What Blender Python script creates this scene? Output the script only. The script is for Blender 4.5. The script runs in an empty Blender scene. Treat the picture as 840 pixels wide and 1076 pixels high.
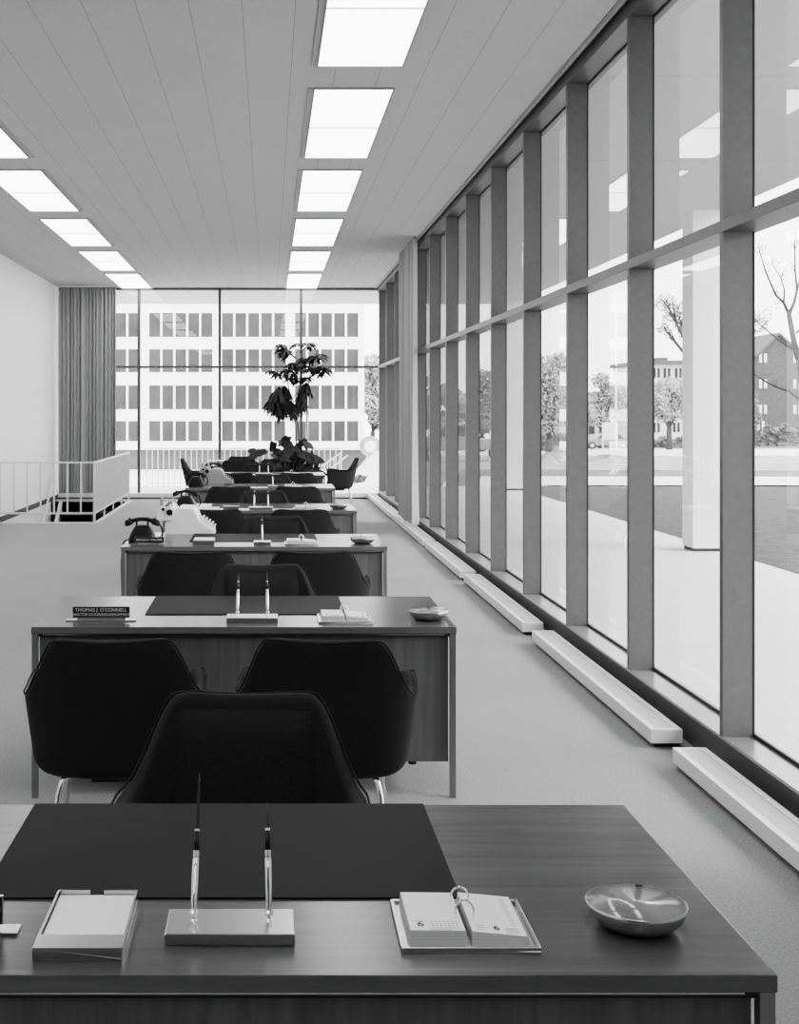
import bpy, bmesh, math, random
from mathutils import Vector, Matrix
random.seed(7)
PI = math.pi
S = bpy.context.scene
COL = S.collection
F = 1326.0; VX = 282.5; VY = 433.0; EYE = 1.66      # focal length (px), vanishing point, eye height
CEIL = 4.05; XL = -4.04; XW = 2.096; XG = 2.243; YE = 24.35

def at(px, py, Y):
    return Vector(((px - VX) * Y / F, Y, EYE - (py - VY) * Y / F))

# ------------------------------------------------------------------ materials
def nt(name):
    m = bpy.data.materials.new(name); m.use_nodes = True
    n = m.node_tree; b = n.nodes['Principled BSDF']
    return m, n, b

def g4(v): return (v, v, v, 1)

def mat(name, v, rough=.5, metal=0.0, noise=0.0, scale=20, spec=.5, sheen=0.0, bump=0.0, stretch=(1, 1, 1), coords='Object'):
    m, n, b = nt(name)
    b.inputs['Base Color'].default_value = g4(v)
    b.inputs['Roughness'].default_value = rough
    b.inputs['Metallic'].default_value = metal
    b.inputs['Specular IOR Level'].default_value = spec
    if sheen:
        b.inputs['Sheen Weight'].default_value = sheen
        b.inputs['Sheen Roughness'].default_value = .4
    if noise or bump:
        tc = n.nodes.new('ShaderNodeTexCoord'); mp = n.nodes.new('ShaderNodeMapping')
        mp.inputs['Scale'].default_value = stretch
        no = n.nodes.new('ShaderNodeTexNoise'); no.inputs['Scale'].default_value = scale; no.inputs['Detail'].default_value = 4
        n.links.new(tc.outputs[coords], mp.inputs[0]); n.links.new(mp.outputs[0], no.inputs['Vector'])
        if noise:
            r = n.nodes.new('ShaderNodeValToRGB')
            r.color_ramp.elements[0].position = .3; r.color_ramp.elements[1].position = .7
            r.color_ramp.elements[0].color = g4(max(0, v * (1 - noise))); r.color_ramp.elements[1].color = g4(min(1, v * (1 + noise)))
            n.links.new(no.outputs['Fac'], r.inputs[0]); n.links.new(r.outputs[0], b.inputs['Base Color'])
        if bump:
            bp = n.nodes.new('ShaderNodeBump'); bp.inputs['Strength'].default_value = bump; bp.inputs['Distance'].default_value = .01
            n.links.new(no.outputs['Fac'], bp.inputs['Height']); n.links.new(bp.outputs[0], b.inputs['Normal'])
    return m

def wood(name, v, axis, rough=.22, spec=.5):
    m, n, b = nt(name)
    tc = n.nodes.new('ShaderNodeTexCoord'); mp = n.nodes.new('ShaderNodeMapping')
    mp.inputs['Scale'].default_value = (.45, 9, 9) if axis == 'x' else (14, 14, .5)
    no = n.nodes.new('ShaderNodeTexNoise'); no.inputs['Scale'].default_value = 2.2; no.inputs['Detail'].default_value = 6; no.inputs['Distortion'].default_value = .8
    n2 = n.nodes.new('ShaderNodeTexNoise'); n2.inputs['Scale'].default_value = 14; n2.inputs['Detail'].default_value = 3
    n.links.new(tc.outputs['Object'], mp.inputs[0]); n.links.new(mp.outputs[0], no.inputs['Vector']); n.links.new(mp.outputs[0], n2.inputs['Vector'])
    mx = n.nodes.new('ShaderNodeMath'); mx.operation = 'MULTIPLY_ADD'; mx.inputs[1].default_value = .3
    n.links.new(n2.outputs['Fac'], mx.inputs[0]); n.links.new(no.outputs['Fac'], mx.inputs[2])
    r = n.nodes.new('ShaderNodeValToRGB')
    r.color_ramp.elements[0].position = .4; r.color_ramp.elements[1].position = .9
    r.color_ramp.elements[0].color = g4(v * .80); r.color_ramp.elements[1].color = g4(v * 1.28)
    n.links.new(mx.outputs[0], r.inputs[0]); n.links.new(r.outputs[0], b.inputs['Base Color'])
    b.inputs['Roughness'].default_value = rough; b.inputs['Specular IOR Level'].default_value = spec
    return m

def lined(name, v, dark, period, width, axis=0, offset=0.0, rough=.8, noise=.05, scale=60, cross=0.0, cross_amt=0.0, blot=0.0):
    """surface of value v with thin straight joints every `period` metres, in object coordinates"""
    m, n, b = nt(name); N = n.nodes; L = n.links
    tc = N.new('ShaderNodeTexCoord'); sx = N.new('ShaderNodeSeparateXYZ'); L.new(tc.outputs['Object'], sx.inputs[0])
    def math_(op, a, bb=None, c=None):
        q = N.new('ShaderNodeMath'); q.operation = op
        for i, w in enumerate((a, bb, c)):
            if w is None: continue
            if isinstance(w, (int, float)): q.inputs[i].default_value = w
            else: L.new(w, q.inputs[i])
        return q.outputs[0]
    def joint(ax, per, wid, off):
        a = math_('ADD', sx.outputs[ax], off + per * 1000)
        fr = math_('MODULO', a, per)
        d = math_('ABSOLUTE', math_('SUBTRACT', fr, per / 2))
        return math_('GREATER_THAN', d, per / 2 - wid / 2)
    j = joint(axis, period, width, offset)
    no = N.new('ShaderNodeTexNoise'); no.inputs['Scale'].default_value = scale; no.inputs['Detail'].default_value = 3
    L.new(tc.outputs['Object'], no.inputs['Vector'])
    val = math_('MULTIPLY_ADD', no.outputs['Fac'], 2 * noise * v, v - noise * v)
    if blot:
        nb = N.new('ShaderNodeTexNoise'); nb.inputs['Scale'].default_value = 1.3; nb.inputs['Detail'].default_value = 4
        L.new(tc.outputs['Object'], nb.inputs['Vector'])
        val = math_('ADD', val, math_('MULTIPLY_ADD', nb.outputs['Fac'], 2 * blot * v, -blot * v))
    if cross:
        val = math_('SUBTRACT', val, math_('MULTIPLY', joint(1 - axis, cross, width * .8, 0.05), cross_amt))
    val = math_('SUBTRACT', val, math_('MULTIPLY', j, v - dark))
    cb = N.new('ShaderNodeCombineColor')
    for i in range(3): L.new(val, cb.inputs[i])
    L.new(cb.outputs[0], b.inputs['Base Color']); b.inputs['Roughness'].default_value = rough
    b.inputs['Specular IOR Level'].default_value = .3
    return m

def emit(name, v, s):
    m, n, b = nt(name)
    b.inputs['Base Color'].default_value = g4(.8)
    b.inputs['Emission Color'].default_value = g4(v); b.inputs['Emission Strength'].default_value = s
    return m

def glass(name, tint=.95, k=1.7):
    m = bpy.data.materials.new(name); m.use_nodes = True
    n = m.node_tree; N = n.nodes; L = n.links; N.clear()
    out = N.new('ShaderNodeOutputMaterial'); mix = N.new('ShaderNodeMixShader')
    tr = N.new('ShaderNodeBsdfTransparent'); tr.inputs[0].default_value = g4(tint)
    gl = N.new('ShaderNodeBsdfGlossy'); gl.inputs['Roughness'].default_value = 0.0; gl.inputs[0].default_value = g4(1)
    ge = N.new('ShaderNodeNewGeometry'); d = N.new('ShaderNodeVectorMath'); d.operation = 'DOT_PRODUCT'
    L.new(ge.outputs['Normal'], d.inputs[0]); L.new(ge.outputs['Incoming'], d.inputs[1])
    def M(op, a, b=None):
        q = N.new('ShaderNodeMath'); q.operation = op
        for i, w in enumerate((a, b)):
            if w is None: continue
            if isinstance(w, (int, float)): q.inputs[i].default_value = w
            else: L.new(w, q.inputs[i])
        return q.outputs[0]
    c = M('ABSOLUTE', d.outputs['Value'])
    p = M('POWER', M('SUBTRACT', 1.0, c), 5.0)
    f = M('MULTIPLY', M('ADD', M('MULTIPLY', p, .96), .04), k)
    f = M('MINIMUM', f, .95)
    L.new(f, mix.inputs[0]); L.new(tr.outputs[0], mix.inputs[1]); L.new(gl.outputs[0], mix.inputs[2]); L.new(mix.outputs[0], out.inputs[0])
    return m

M_ = {}
M_['wall'] = mat('wall_paint', .88, .6, noise=.015, scale=40)
M_['floor'] = lined('carpet_floor', .33, .28, 3.66, .010, axis=0, offset=3.66/2-1.475, rough=.9, noise=.5, scale=110, blot=.04)
M_['ceil'] = lined('acoustic_ceiling', .54, .32, .3127, .0055, axis=0, offset=.3127/2, rough=.9, noise=.10, scale=45, cross=.47, cross_amt=.012, blot=.03)
M_['frame'] = mat('window_frame_metal', .115, .42, .2, noise=.06, scale=30)
M_['gasket'] = mat('gasket_rubber', .025, .6)
M_['sill'] = mat('sill_metal', .34, .3, .5, noise=.05, scale=18)
M_['curb'] = mat('curb_dark', .10, .5)
M_['dark'] = mat('dark_trim', .05, .6)
M_['trimlight'] = mat('ceiling_edge_trim', .4, .5)
M_['white'] = mat('white_enamel', .80, .4)
M_['grille'] = lined('heater_grille', .62, .30, .012, .004, axis=0, rough=.5, noise=.0)
M_['rail'] = mat('pale_painted_steel', .72, .45)
M_['curtain'] = mat('curtain_cloth', .36, .9, noise=.06, scale=9, sheen=.2, stretch=(6, 6, .03))
M_['light'] = emit('light_diffuser', 1.0, 3.0)
M_['lightframe'] = mat('light_frame_metal', .30, .5)
M_['slot'] = mat('air_slot_metal', .40, .6)
M_['top'] = wood('walnut_top', .095, 'x', .23, .55)
M_['panel'] = wood('walnut_panel', .12, 'z', .35, .4)
M_['edge'] = wood('walnut_edge', .13, 'x', .4, .3)
M_['steel'] = mat('brushed_steel', .30, .32, .9)
M_['reveal'] = mat('reveal_dark', .03, .5)
M_['chrome'] = mat('chrome', .85, .07, 1.0)
M_['silver'] = mat('satin_silver', .62, .25, 1.0, noise=.05, scale=60, stretch=(1, 12, 1))
M_['pad'] = mat('desk_pad_leather', .010, .6, noise=.15, scale=300, spec=.16)
M_['fabric'] = mat('black_wool', .036, .95, noise=.25, scale=260, spec=.06, sheen=.05)
M_['seatf'] = mat('black_wool_seat', .033, .95, noise=.25, scale=260, spec=.06, sheen=.05)
M_['black'] = mat('black_plastic', .010, .4, spec=.25)
M_['pen'] = mat('pen_black', .01, .18)
M_['paper'] = mat('paper_white', .93, .8)
M_['pageedge'] = lined('page_edges', .62, .40, .0022, .0007, axis=2, rough=.8, noise=.0)
M_['ink'] = mat('printed_ink', .12, .8)
M_['inkpale'] = mat('printed_ink_pale', .6, .8)
M_['plate'] = mat('nameplate_black', .02, .35)
M_['letter'] = mat('engraved_letter', .8, .5)
M_['ash'] = mat('ashtray_metal', .50, .22, .95, noise=.12, scale=12)
M_['ashin'] = mat('ashtray_glaze', .36, .12, .25, noise=.2, scale=14)
M_['type'] = mat('typewriter_enamel', .86, .4)
M_['typeg'] = mat('typewriter_grey', .30, .5)
M_['key'] = mat('typewriter_keys', .55, .5)
M_['leaf'] = mat('plant_leaf', .022, .5, noise=.4, scale=6)
M_['stem'] = mat('plant_stem', .06, .7)
M_['planter'] = mat('planter_dark', .06, .5)
M_['soil'] = mat('potting_soil', .02, .9)
M_['glass'] = glass('window_glass')
M_['pave'] = lined('terrace_concrete', .75, .62, 3.0, .02, axis=1, rough=.85, noise=.05, scale=6, blot=.05)
M_['soffit'] = lined('soffit_plaster', .60, .42, 3.03, .015, axis=1, rough=.8, noise=.02, scale=10)
M_['column'] = mat('column_white', .9, .5, noise=.02, scale=8)
M_['grass'] = mat('lawn_grass', .055, .9, noise=.5, scale=5, bump=.25)
M_['walk'] = mat('pale_walk', .72, .9, noise=.06, scale=2)
M_['rubble'] = mat('pale_scrub', .33, .95, noise=.4, scale=.8)
M_['road'] = mat('pale_road', .70, .9, noise=.06, scale=.5)
M_['strip'] = mat('verge_grass', .15, .95, noise=.3, scale=2)
M_['bwhite'] = mat('facade_white', .86, .6)
M_['bglass'] = mat('facade_glass', .05, .2, 0, noise=.4, scale=.35, spec=.35)
M_['bbase'] = mat('facade_base_grey', .12, .6, noise=.08, scale=2)
M_['brick'] = mat('brick_far', .12, .9, noise=.18, scale=3)
M_['roof'] = mat('roof_shingle', .14, .9)
M_['foliage'] = mat('spring_foliage', .42, .9, noise=.45, scale=1.5)  # spring leaves, colour lightened to imitate the veiling glare outdoors
M_['foliaged'] = mat('dense_foliage', .22, .9, noise=.45, scale=1.5)
M_['bark'] = mat('tree_bark', .06, .9, noise=.3, scale=12)
M_['car'] = mat('car_paint_grey', .30, .35)
M_['cardark'] = mat('car_glass_dark', .06, .2)
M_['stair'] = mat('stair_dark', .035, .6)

# ------------------------------------------------------------------ mesh builder
class MB:
    def __init__(s): s.v = []; s.f = []
    def box(s, x0, x1, y0, y1, z0, z1, rot=None, org=(0, 0, 0)):
        o = len(s.v)
        P = [Vector(p) for p in ((x0,y0,z0),(x1,y0,z0),(x1,y1,z0),(x0,y1,z0),(x0,y0,z1),(x1,y0,z1),(x1,y1,z1),(x0,y1,z1))]
        if rot is not None: P = [rot @ p + Vector(org) for p in P]
        s.v += [tuple(p) for p in P]
        s.f += [tuple(o + i for i in q) for q in ((0,3,2,1),(4,5,6,7),(0,1,5,4),(1,2,6,5),(2,3,7,6),(3,0,4,7))]
        return s
    def quad(s, a, b, c, d):
        o = len(s.v); s.v += [tuple(a), tuple(b), tuple(c), tuple(d)]; s.f.append((o, o+1, o+2, o+3)); return s
    def tube(s, pts, r, n=8, caps=True):
        pts = [Vector(p) for p in pts]; R = r if isinstance(r, (list, tuple)) else [r] * len(pts)
        o = len(s.v); ref = None
        for i, p in enumerate(pts):
            t = (pts[min(i+1, len(pts)-1)] - pts[max(i-1, 0)])
            if t.length < 1e-9: t = Vector((0, 0, 1))
            t.normalize()
            if ref is None:
                ref = Vector((0, 0, 1)) if abs(t.z) < .9 else Vector((1, 0, 0))
            a = ref - t * ref.dot(t)
            if a.length < 1e-6: a = t.orthogonal()
            a.normalize(); ref = a; b = t.cross(a)
            for k in range(n):
                w = 2 * PI * k / n
                s.v.append(tuple(p + (a * math.cos(w) + b * math.sin(w)) * R[i]))
        for i in range(len(pts) - 1):
            for k in range(n):
                q = (k + 1) % n
                s.f.append((o+i*n+k, o+i*n+q, o+(i+1)*n+q, o+(i+1)*n+k))
        if caps:
            s.f.append(tuple(o + k for k in reversed(range(n)))); e = o + (len(pts)-1)*n
            s.f.append(tuple(e + k for k in range(n)))
        return s
    def lathe(s, prof, n=32, org=(0, 0, 0), rot=None):
        o = len(s.v)
        for (r, z) in prof:
            for k in range(n):
                p = Vector((r * math.cos(2*PI*k/n), r * math.sin(2*PI*k/n), z))
                if rot is not None: p = rot @ p
                s.v.append(tuple(p + Vector(org)))
        m = len(prof)
        for i in range(m - 1):
            for k in range(n):
                q = (k + 1) % n
                s.f.append((o+i*n+k, o+i*n+q, o+(i+1)*n+q, o+(i+1)*n+k))
        if prof[0][0] > 1e-4: s.f.append(tuple(o + k for k in reversed(range(n))))
        if prof[-1][0] > 1e-4: s.f.append(tuple(o + (m-1)*n + k for k in range(n)))
        return s
    def grid(s, fn, nu, nv):
        o = len(s.v)
        for i in range(nu + 1):
            for j in range(nv + 1): s.v.append(tuple(fn(i / nu, j / nv)))
        for i in range(nu):
            for j in range(nv):
                a = o + i*(nv+1) + j
                s.f.append((a, a + nv + 1, a + nv + 2, a + 1))
        return s
    def prism(s, prof, x0, x1):
        """closed (y,z) profile extruded along x"""
        o = len(s.v); n = len(prof)
        for x in (x0, x1):
            for (y, z) in prof: s.v.append((x, y, z))
        s.f.append(tuple(o + i for i in reversed(range(n)))); s.f.append(tuple(o + n + i for i in range(n)))
        for i in range(n):
            j = (i + 1) % n; s.f.append((o+i, o+j, o+n+j, o+n+i))
        return s
    def build(s, name, m, parent=None, smooth=False, bevel=0.0, seg=2, sub=0, solid=0.0, fix=True):
        me = bpy.data.meshes.new(name); me.from_pydata(s.v, [], s.f); me.update()
        if fix:
            b = bmesh.new(); b.from_mesh(me); bmesh.ops.remove_doubles(b, verts=b.verts, dist=1e-6)
            bmesh.ops.recalc_face_normals(b, faces=b.faces); b.to_mesh(me); b.free()
        for mm in (m if isinstance(m, list) else [m]): me.materials.append(mm)
        if smooth: me.shade_smooth()
        o = bpy.data.objects.new(name, me); COL.objects.link(o)
        if parent is not None: o.parent = parent
        if solid:
            q = o.modifiers.new('thick', 'SOLIDIFY'); q.thickness = solid; q.offset = -1; q.use_even_offset = False
        if bevel:
            q = o.modifiers.new('bev', 'BEVEL'); q.width = bevel; q.segments = seg; q.limit_method = 'ANGLE'; q.angle_limit = .6
        if sub:
            q = o.modifiers.new('sub', 'SUBSURF'); q.levels = sub; q.render_levels = sub
        return o

def tag(o, label, cat, group=None, kind=None):
    o['label'] = label; o['category'] = cat
    if group: o['group'] = group
    if kind: o['kind'] = kind
    return o
def thing(name, label, cat, loc=(0, 0, 0), rz=0.0, group=None):
    o = bpy.data.objects.new(name, None); COL.objects.link(o); o.empty_display_size = .1
    o.location = loc; o.rotation_euler = (0, 0, rz); return tag(o, label, cat, group)
def struct(o): o['kind'] = 'structure'; return o
def sempty(name):
    o = bpy.data.objects.new(name, None); COL.objects.link(o); return struct(o)
def kids(o): return [c for c in bpy.data.objects if c.parent == o]
def copy_tree(o, parent=None):
    c = o.copy(); COL.objects.link(c)
    if parent is not None: c.parent = parent
    for ch in kids(o): copy_tree(ch, c)
    return c
USED = set()
def place(proto, loc, rz, label, group=None):
    o = proto if proto.name not in USED else copy_tree(proto)
    USED.add(proto.name)
    o.location = loc; o.rotation_euler = (0, 0, rz); o['label'] = label
    if group: o['group'] = group
    return o
def text(body, size, parent, loc, rot, m, name='lettering', w=None, align='CENTER'):
    cu = bpy.data.curves.new(name, 'FONT'); cu.body = body; cu.size = size; cu.align_x = align; cu.align_y = 'CENTER'
    cu.extrude = .0003; cu.resolution_u = 3
    if w: cu.space_character = w
    cu.materials.append(m)
    tmp = bpy.data.objects.new(name, cu); COL.objects.link(tmp)
    bpy.context.view_layer.update()
    me = bpy.data.meshes.new_from_object(tmp.evaluated_get(bpy.context.evaluated_depsgraph_get()))
    me.name = name; bpy.data.objects.remove(tmp); bpy.data.curves.remove(cu)
    if not me.materials: me.materials.append(m)
    o = bpy.data.objects.new(name, me); COL.objects.link(o); o.parent = parent; o.location = loc; o.rotation_euler = rot
    return o
def RX(a): return Matrix.Rotation(a, 3, 'X')
def RY(a): return Matrix.Rotation(a, 3, 'Y')
def RZ(a): return Matrix.Rotation(a, 3, 'Z')

# ------------------------------------------------------------------ room shell
YB = -4.5
WX0, WX1, WY0, WY1 = XL, -2.60, 18.80, 23.40        # stair opening
b = MB()
b.box(XL, XW + .16, YB, WY0, -.2, 0); b.box(WX1, XW + .16, WY0, WY1, -.2, 0); b.box(XL, XW + .16, WY1, YE + .1, -.2, 0)
struct(b.build('floor', M_['floor']))
struct(MB().box(XL - .2, XW + .2, YB - .2, YE + .1, CEIL, CEIL + .25).build('ceiling', M_['ceil']))
struct(MB().box(XL - .2, XL, YB, YE, -3.6, CEIL).build('wall_left', M_['wall']))
struct(MB().box(XL - .2, XG + .1, YB - .2, YB, -.2, CEIL).build('wall_back', M_['panel']))
struct(MB().box(XW, XG + .1, YB, 4.31, -.2, CEIL).build('wall_right', M_['wall']))
b = MB().box(XL, XL + .012, YB, WY0, 0, .085); b.box(XL, XL + .012, WY0, WY1, 0, .085); b.box(XL, XL + .012, WY1, YE - .1, 0, .085)
struct(b.build('baseboard_left', M_['dark']))

# stairwell
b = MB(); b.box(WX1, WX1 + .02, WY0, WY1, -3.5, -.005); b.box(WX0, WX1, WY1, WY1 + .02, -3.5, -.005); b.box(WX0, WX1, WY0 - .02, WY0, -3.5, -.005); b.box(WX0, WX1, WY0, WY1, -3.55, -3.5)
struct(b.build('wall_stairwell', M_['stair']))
st = thing('staircase', 'dark staircase going down in the railed floor opening by the white wall', 'stairs', (WX0, WY1, 0))
b = MB()
for i in range(14):
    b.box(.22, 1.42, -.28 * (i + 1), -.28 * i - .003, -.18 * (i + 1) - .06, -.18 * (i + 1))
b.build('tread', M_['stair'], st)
b = MB(); b.prism([(0, 0), (-4.0, -2.57), (-4.0, -2.85), (0, -.28)], .15, .21); b.build('stringer', M_['rail'], st)
b = MB(); b.tube([(.08, -.02, .55), (.08, -4.0, -2.0)], .018); b.build('handrail', M_['rail'], st)
struct(MB().box(WX0, WX1 + .05, WY0 - .05, WY0, -.02, .022).box(WX1, WX1 + .05, WY0, WY1, -.02, .022).build('trim_stair_edge', M_['white']))

# stair railing (one thing, two runs)
r = thing('stair_railing', 'pale metal railing around the stair opening beside the white wall', 'railing', (WX1, WY0, 0))
Lx = WX1 - XL - .02; Ly = WY1 - WY0
MB().box(-Lx, .02, -.02, .02, .895, .92).box(-.02, .02, .02, Ly, .895, .92).build('top_rail', M_['rail'], r, bevel=.004)
MB().box(-Lx, .012, -.012, .012, .14, .165).box(-.012, .012, .012, Ly, .14, .165).build('bottom_rail', M_['rail'], r)
for (x, y) in ((0, 0), (0, Ly)):
    MB().box(x - .016, x + .016, y - .016, y + .016, .022, .895).build('post', M_['rail'], r)
for y in (1.15, 2.3, 3.45):
    MB().box(-.012, .012, y - .012, y + .012, .022, .14).build('post', M_['rail'], r)
for k in range(1, 8):
    if k * .2 < Lx: MB().box(-k*.2 - .012, -k*.2 + .012, -.006, .006, .165, .895).build('baluster', M_['rail'], r)
for k in range(1, 23):
    MB().box(-.013, .013, k*.2 - .006, k*.2 + .006, .165, .895).build('baluster', M_['rail'], r)

# ---- right window wall
KS = list(range(-1, 13)); YM = lambda k: 5.82 + 1.515 * k
for i, k in enumerate(KS):
    y = YM(k)
    o = struct(MB().box(XW, XG - .008, y, y + .045, .161, 3.965).build('trim_%d' % (i + 1), M_['frame']))
    MB().box(XG - .008, XG - .001, y - .004, y + .049, .161, 3.965).build('gasket', M_['gasket'], o)
for i, k in enumerate(KS[:-1]):
    y0, y1 = max(4.31, YM(k) + .03), YM(k + 1) + .015
    w = sempty('window_%d' % (i + 1))
    for (z0, z1) in ((.15, 2.51), (2.50, 3.97)):
        MB().quad((XG, y0, z0), (XG, y0, z1), (XG, y1, z1), (XG, y1, z0)).build('pane', M_['glass'], w, fix=False)
    MB().box(XG - .006, XG + .006, y0, y1, .161, .175).box(XG - .006, XG + .006, y0, y1, 3.952, 3.965).build('gasket', M_['gasket'], w)
struct(MB().box(XW - .004, XG + .02, 4.31, YE - .1, 2.492, 2.546).build('trim_transom_right', M_['frame'], bevel=.002))
struct(MB().box(XW - .002, XG + .05, 4.31, YE, 3.963, 4.05).build('trim_header_right', M_['frame']))
o = struct(MB().box(XW - .002, XG + .05, 4.31, YE - .06, .147, .161).build('trim_sill_right', M_['sill'], bevel=.002))
MB().box(XW + .012, XG + .05, 4.31, YE - .06, -.19, .147).build('curb', M_['curb'], o)
struct(MB().box(XW - .055, XW - .035, 4.31, YE - .1, 4.028, 4.05).build('trim_ceiling_edge', M_['trimlight']))
struct(MB().box(XW - .035, XW - .002, 4.31, YE - .1, 4.044, 4.05).build('trim_gap_shade', M_['dark']))  # dark strip painted in for the shade of the curtain-pocket gap

# ---- end window wall
EX = [-4.0, -2.50, -.944, .623, 2.20]
for i, x in enumerate(EX):
    struct(MB().box(x - .026, x + .026, YE - .09, YE + .03, .10, 4.03).build('trim_end_mullion_%d' % (i + 1), M_['frame']))
for i in range(4):
    w = sempty('window_end_%d' % (i + 1))
    for (z0, z1) in ((.1, 2.53), (2.53, 4.03)):
        MB().quad((EX[i], YE, z0), (EX[i+1], YE, z0), (EX[i+1], YE, z1), (EX[i], YE, z1)).build('pane', M_['glass'], w, fix=False)
struct(MB().box(XL, XG, YE - .07, YE + .03, 2.505, 2.55).build('trim_transom_end', M_['frame']))
struct(MB().box(XL, XG, YE - .09, YE + .05, 4.005, 4.05).build('trim_header_end', M_['frame']))
o = struct(MB().box(XL, XW, YE - .25, YE + .08, .03, .108).build('trim_sill_end', M_['white'], bevel=.003))
MB().box(XL, XW, YE - .22, YE + .08, 0, .03).build('plinth', M_['curb'], o)

# ---- ceiling lights
DZ = CEIL
def light_proto():
    t = thing('ceiling_light', 'x', 'ceiling light', (0, 0, DZ))
    # local: x 0..0.635 (slot on low-x side), y 0..2.51
    MB().box(0, .038, 0, 2.51, -.012, 0).build('air_slot', M_['slot'], t)
    MB().box(.038, .046, 0, 2.51, -.022, 0).box(.622, .634, 0, 2.51, -.014, 0).box(.038, .634, -.006, .004, -.014, 0).box(.038, .634, 2.506, 2.516, -.014, 0).box(.046, .622, 1.249, 1.261, -.017, 0).build('frame', M_['lightframe'], t)
    for y0, y1 in ((.004, 1.251), (1.259, 2.506)):
        MB().box(.046, .622, y0, y1, -.012, -.001).build('diffuser', M_['light'], t)
    return t
lp = light_proto()
YLS = [12.43 + 3.13 * k for k in (-5, -4, -3, -2, -1, 0, 1, 2, 3)]  # nearest two pairs sit out of view, added to brighten the near desk
ordn = ['last', 'second', 'third', 'fourth', 'fifth', 'sixth', 'seventh', 'eighth', 'ninth']
for row in (0, 1):
    for i, y in enumerate(YLS):
        k = len(YLS) - 1 - i
        yy = min(y, YE - .1 - 2.52)
        nm = 'row of ceiling lights nearer the window wall' if row == 0 else 'row of ceiling lights nearer the white wall'
        nm = nm.replace('row of ceiling lights nearer', 'row nearer').replace('window wall', 'windows')
        lab = ('ceiling light panel closest to the far glass wall, ' + nm) if k == 0 else ('ceiling light panel, %s from the far glass wall, %s' % (ordn[k], nm))
        if row == 0: place(lp, (.294, yy, DZ), 0, lab, 'ceiling light panels by the windows')
        else:
            o = place(lp, (-2.198, yy + 2.51, DZ), PI, lab, 'ceiling light panels by the white wall')

# ---- curtains
def curtain(name, label, p0, p1, amp, nfold, z0, z1, seed, bulge=0):
    rnd = random.Random(seed); ph = [rnd.uniform(0, 6.28) for _ in range(6)]
    p0 = Vector(p0); p1 = Vector(p1); d = (p1 - p0); L = d.length; d.normalize(); nrm = Vector((-d.y, d.x))
    def fn(u, v):
        w = u + .012 * math.sin(u * 19 + ph[0]) + .008 * math.sin(u * 43 + ph[1])
        a = amp * (.75 + .25 * math.sin(u * 31 + ph[2])) * (.75 + .25 * (1 - v))
        off = a * math.sin(w * nfold * 2 * PI + ph[3]) + .25 * a * math.sin(w * nfold * 4 * PI + ph[4] + v)
        off += .3 * amp * math.sin(u * 11 + v * 3 + ph[5]) * (1 - v)
        q = p0 + d * (u * L) + nrm * off
        return (q.x, q.y, z0 + (z1 - z0) * v)
    t = thing(name, label, 'curtain', (p0.x, p0.y, 0))
    b = MB().grid(fn, nfold * 14, 14); b.v = [(x - p0.x, y - p0.y, z) for (x, y, z) in b.v]
    b.build('cloth', M_['curtain'], t, smooth=True)
    q = p1 - p0
    MB().tube([(0, 0, z1 + .006), (q.x, q.y, z1 + .006)], .008).build('track', M_['dark'], t)
    return t
curtain('curtain', 'pale grey floor-length curtain gathered beside the white wall at the end windows', (-3.98, 24.0), (-2.90, 24.0), .045, 15, .115, 4.025, 3)
curtain('curtain', 'grey floor-length curtain gathered against the long window wall above the floor heaters', (1.985, 19.0), (1.985, 17.05), .062, 7, .115, 4.025, 5)

# ---- floor heaters
hp = thing('floor_heater', 'x', 'heater')
MB().box(0, .155, 0, 2.82, .027, .088).box(0, .03, 0, 2.82, .088, .095).box(.125, .155, 0, 2.82, .088, .095).box(.03, .125, 0, .03, .088, .095).box(.03, .125, 2.79, 2.82, .088, .095).build('casing', M_['white'], hp)
MB().box(.03, .125, .03, 2.79, .0885, .0915).build('grille', M_['grille'], hp)
for y in (.04, 1.38, 2.70):
    MB().box(.03, .155, y, y + .08, 0, .027).build('foot', M_['gasket'], hp)
HY = [(-.35, 'first'), (3.07, 'first'), (6.22, 'second'), (9.37, 'third'), (12.42, 'fourth'), (15.45, 'fifth'), (18.4, 'sixth'), (21.35, 'seventh')]
for y, w in HY[1:]:
    lab = {'first': 'low white floor heater under the windows, running out past the near desk', 'fifth': 'low white floor heater under the windows, beneath the hanging grey curtain',
           'seventh': 'low white floor heater under the windows, last one by the far glass wall'}.get(w, 'low white floor heater under the windows, %s in line beyond the near desk' % w)
    place(hp, (1.886, y, 0), 0, lab, 'white floor heaters along the window wall')

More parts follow.
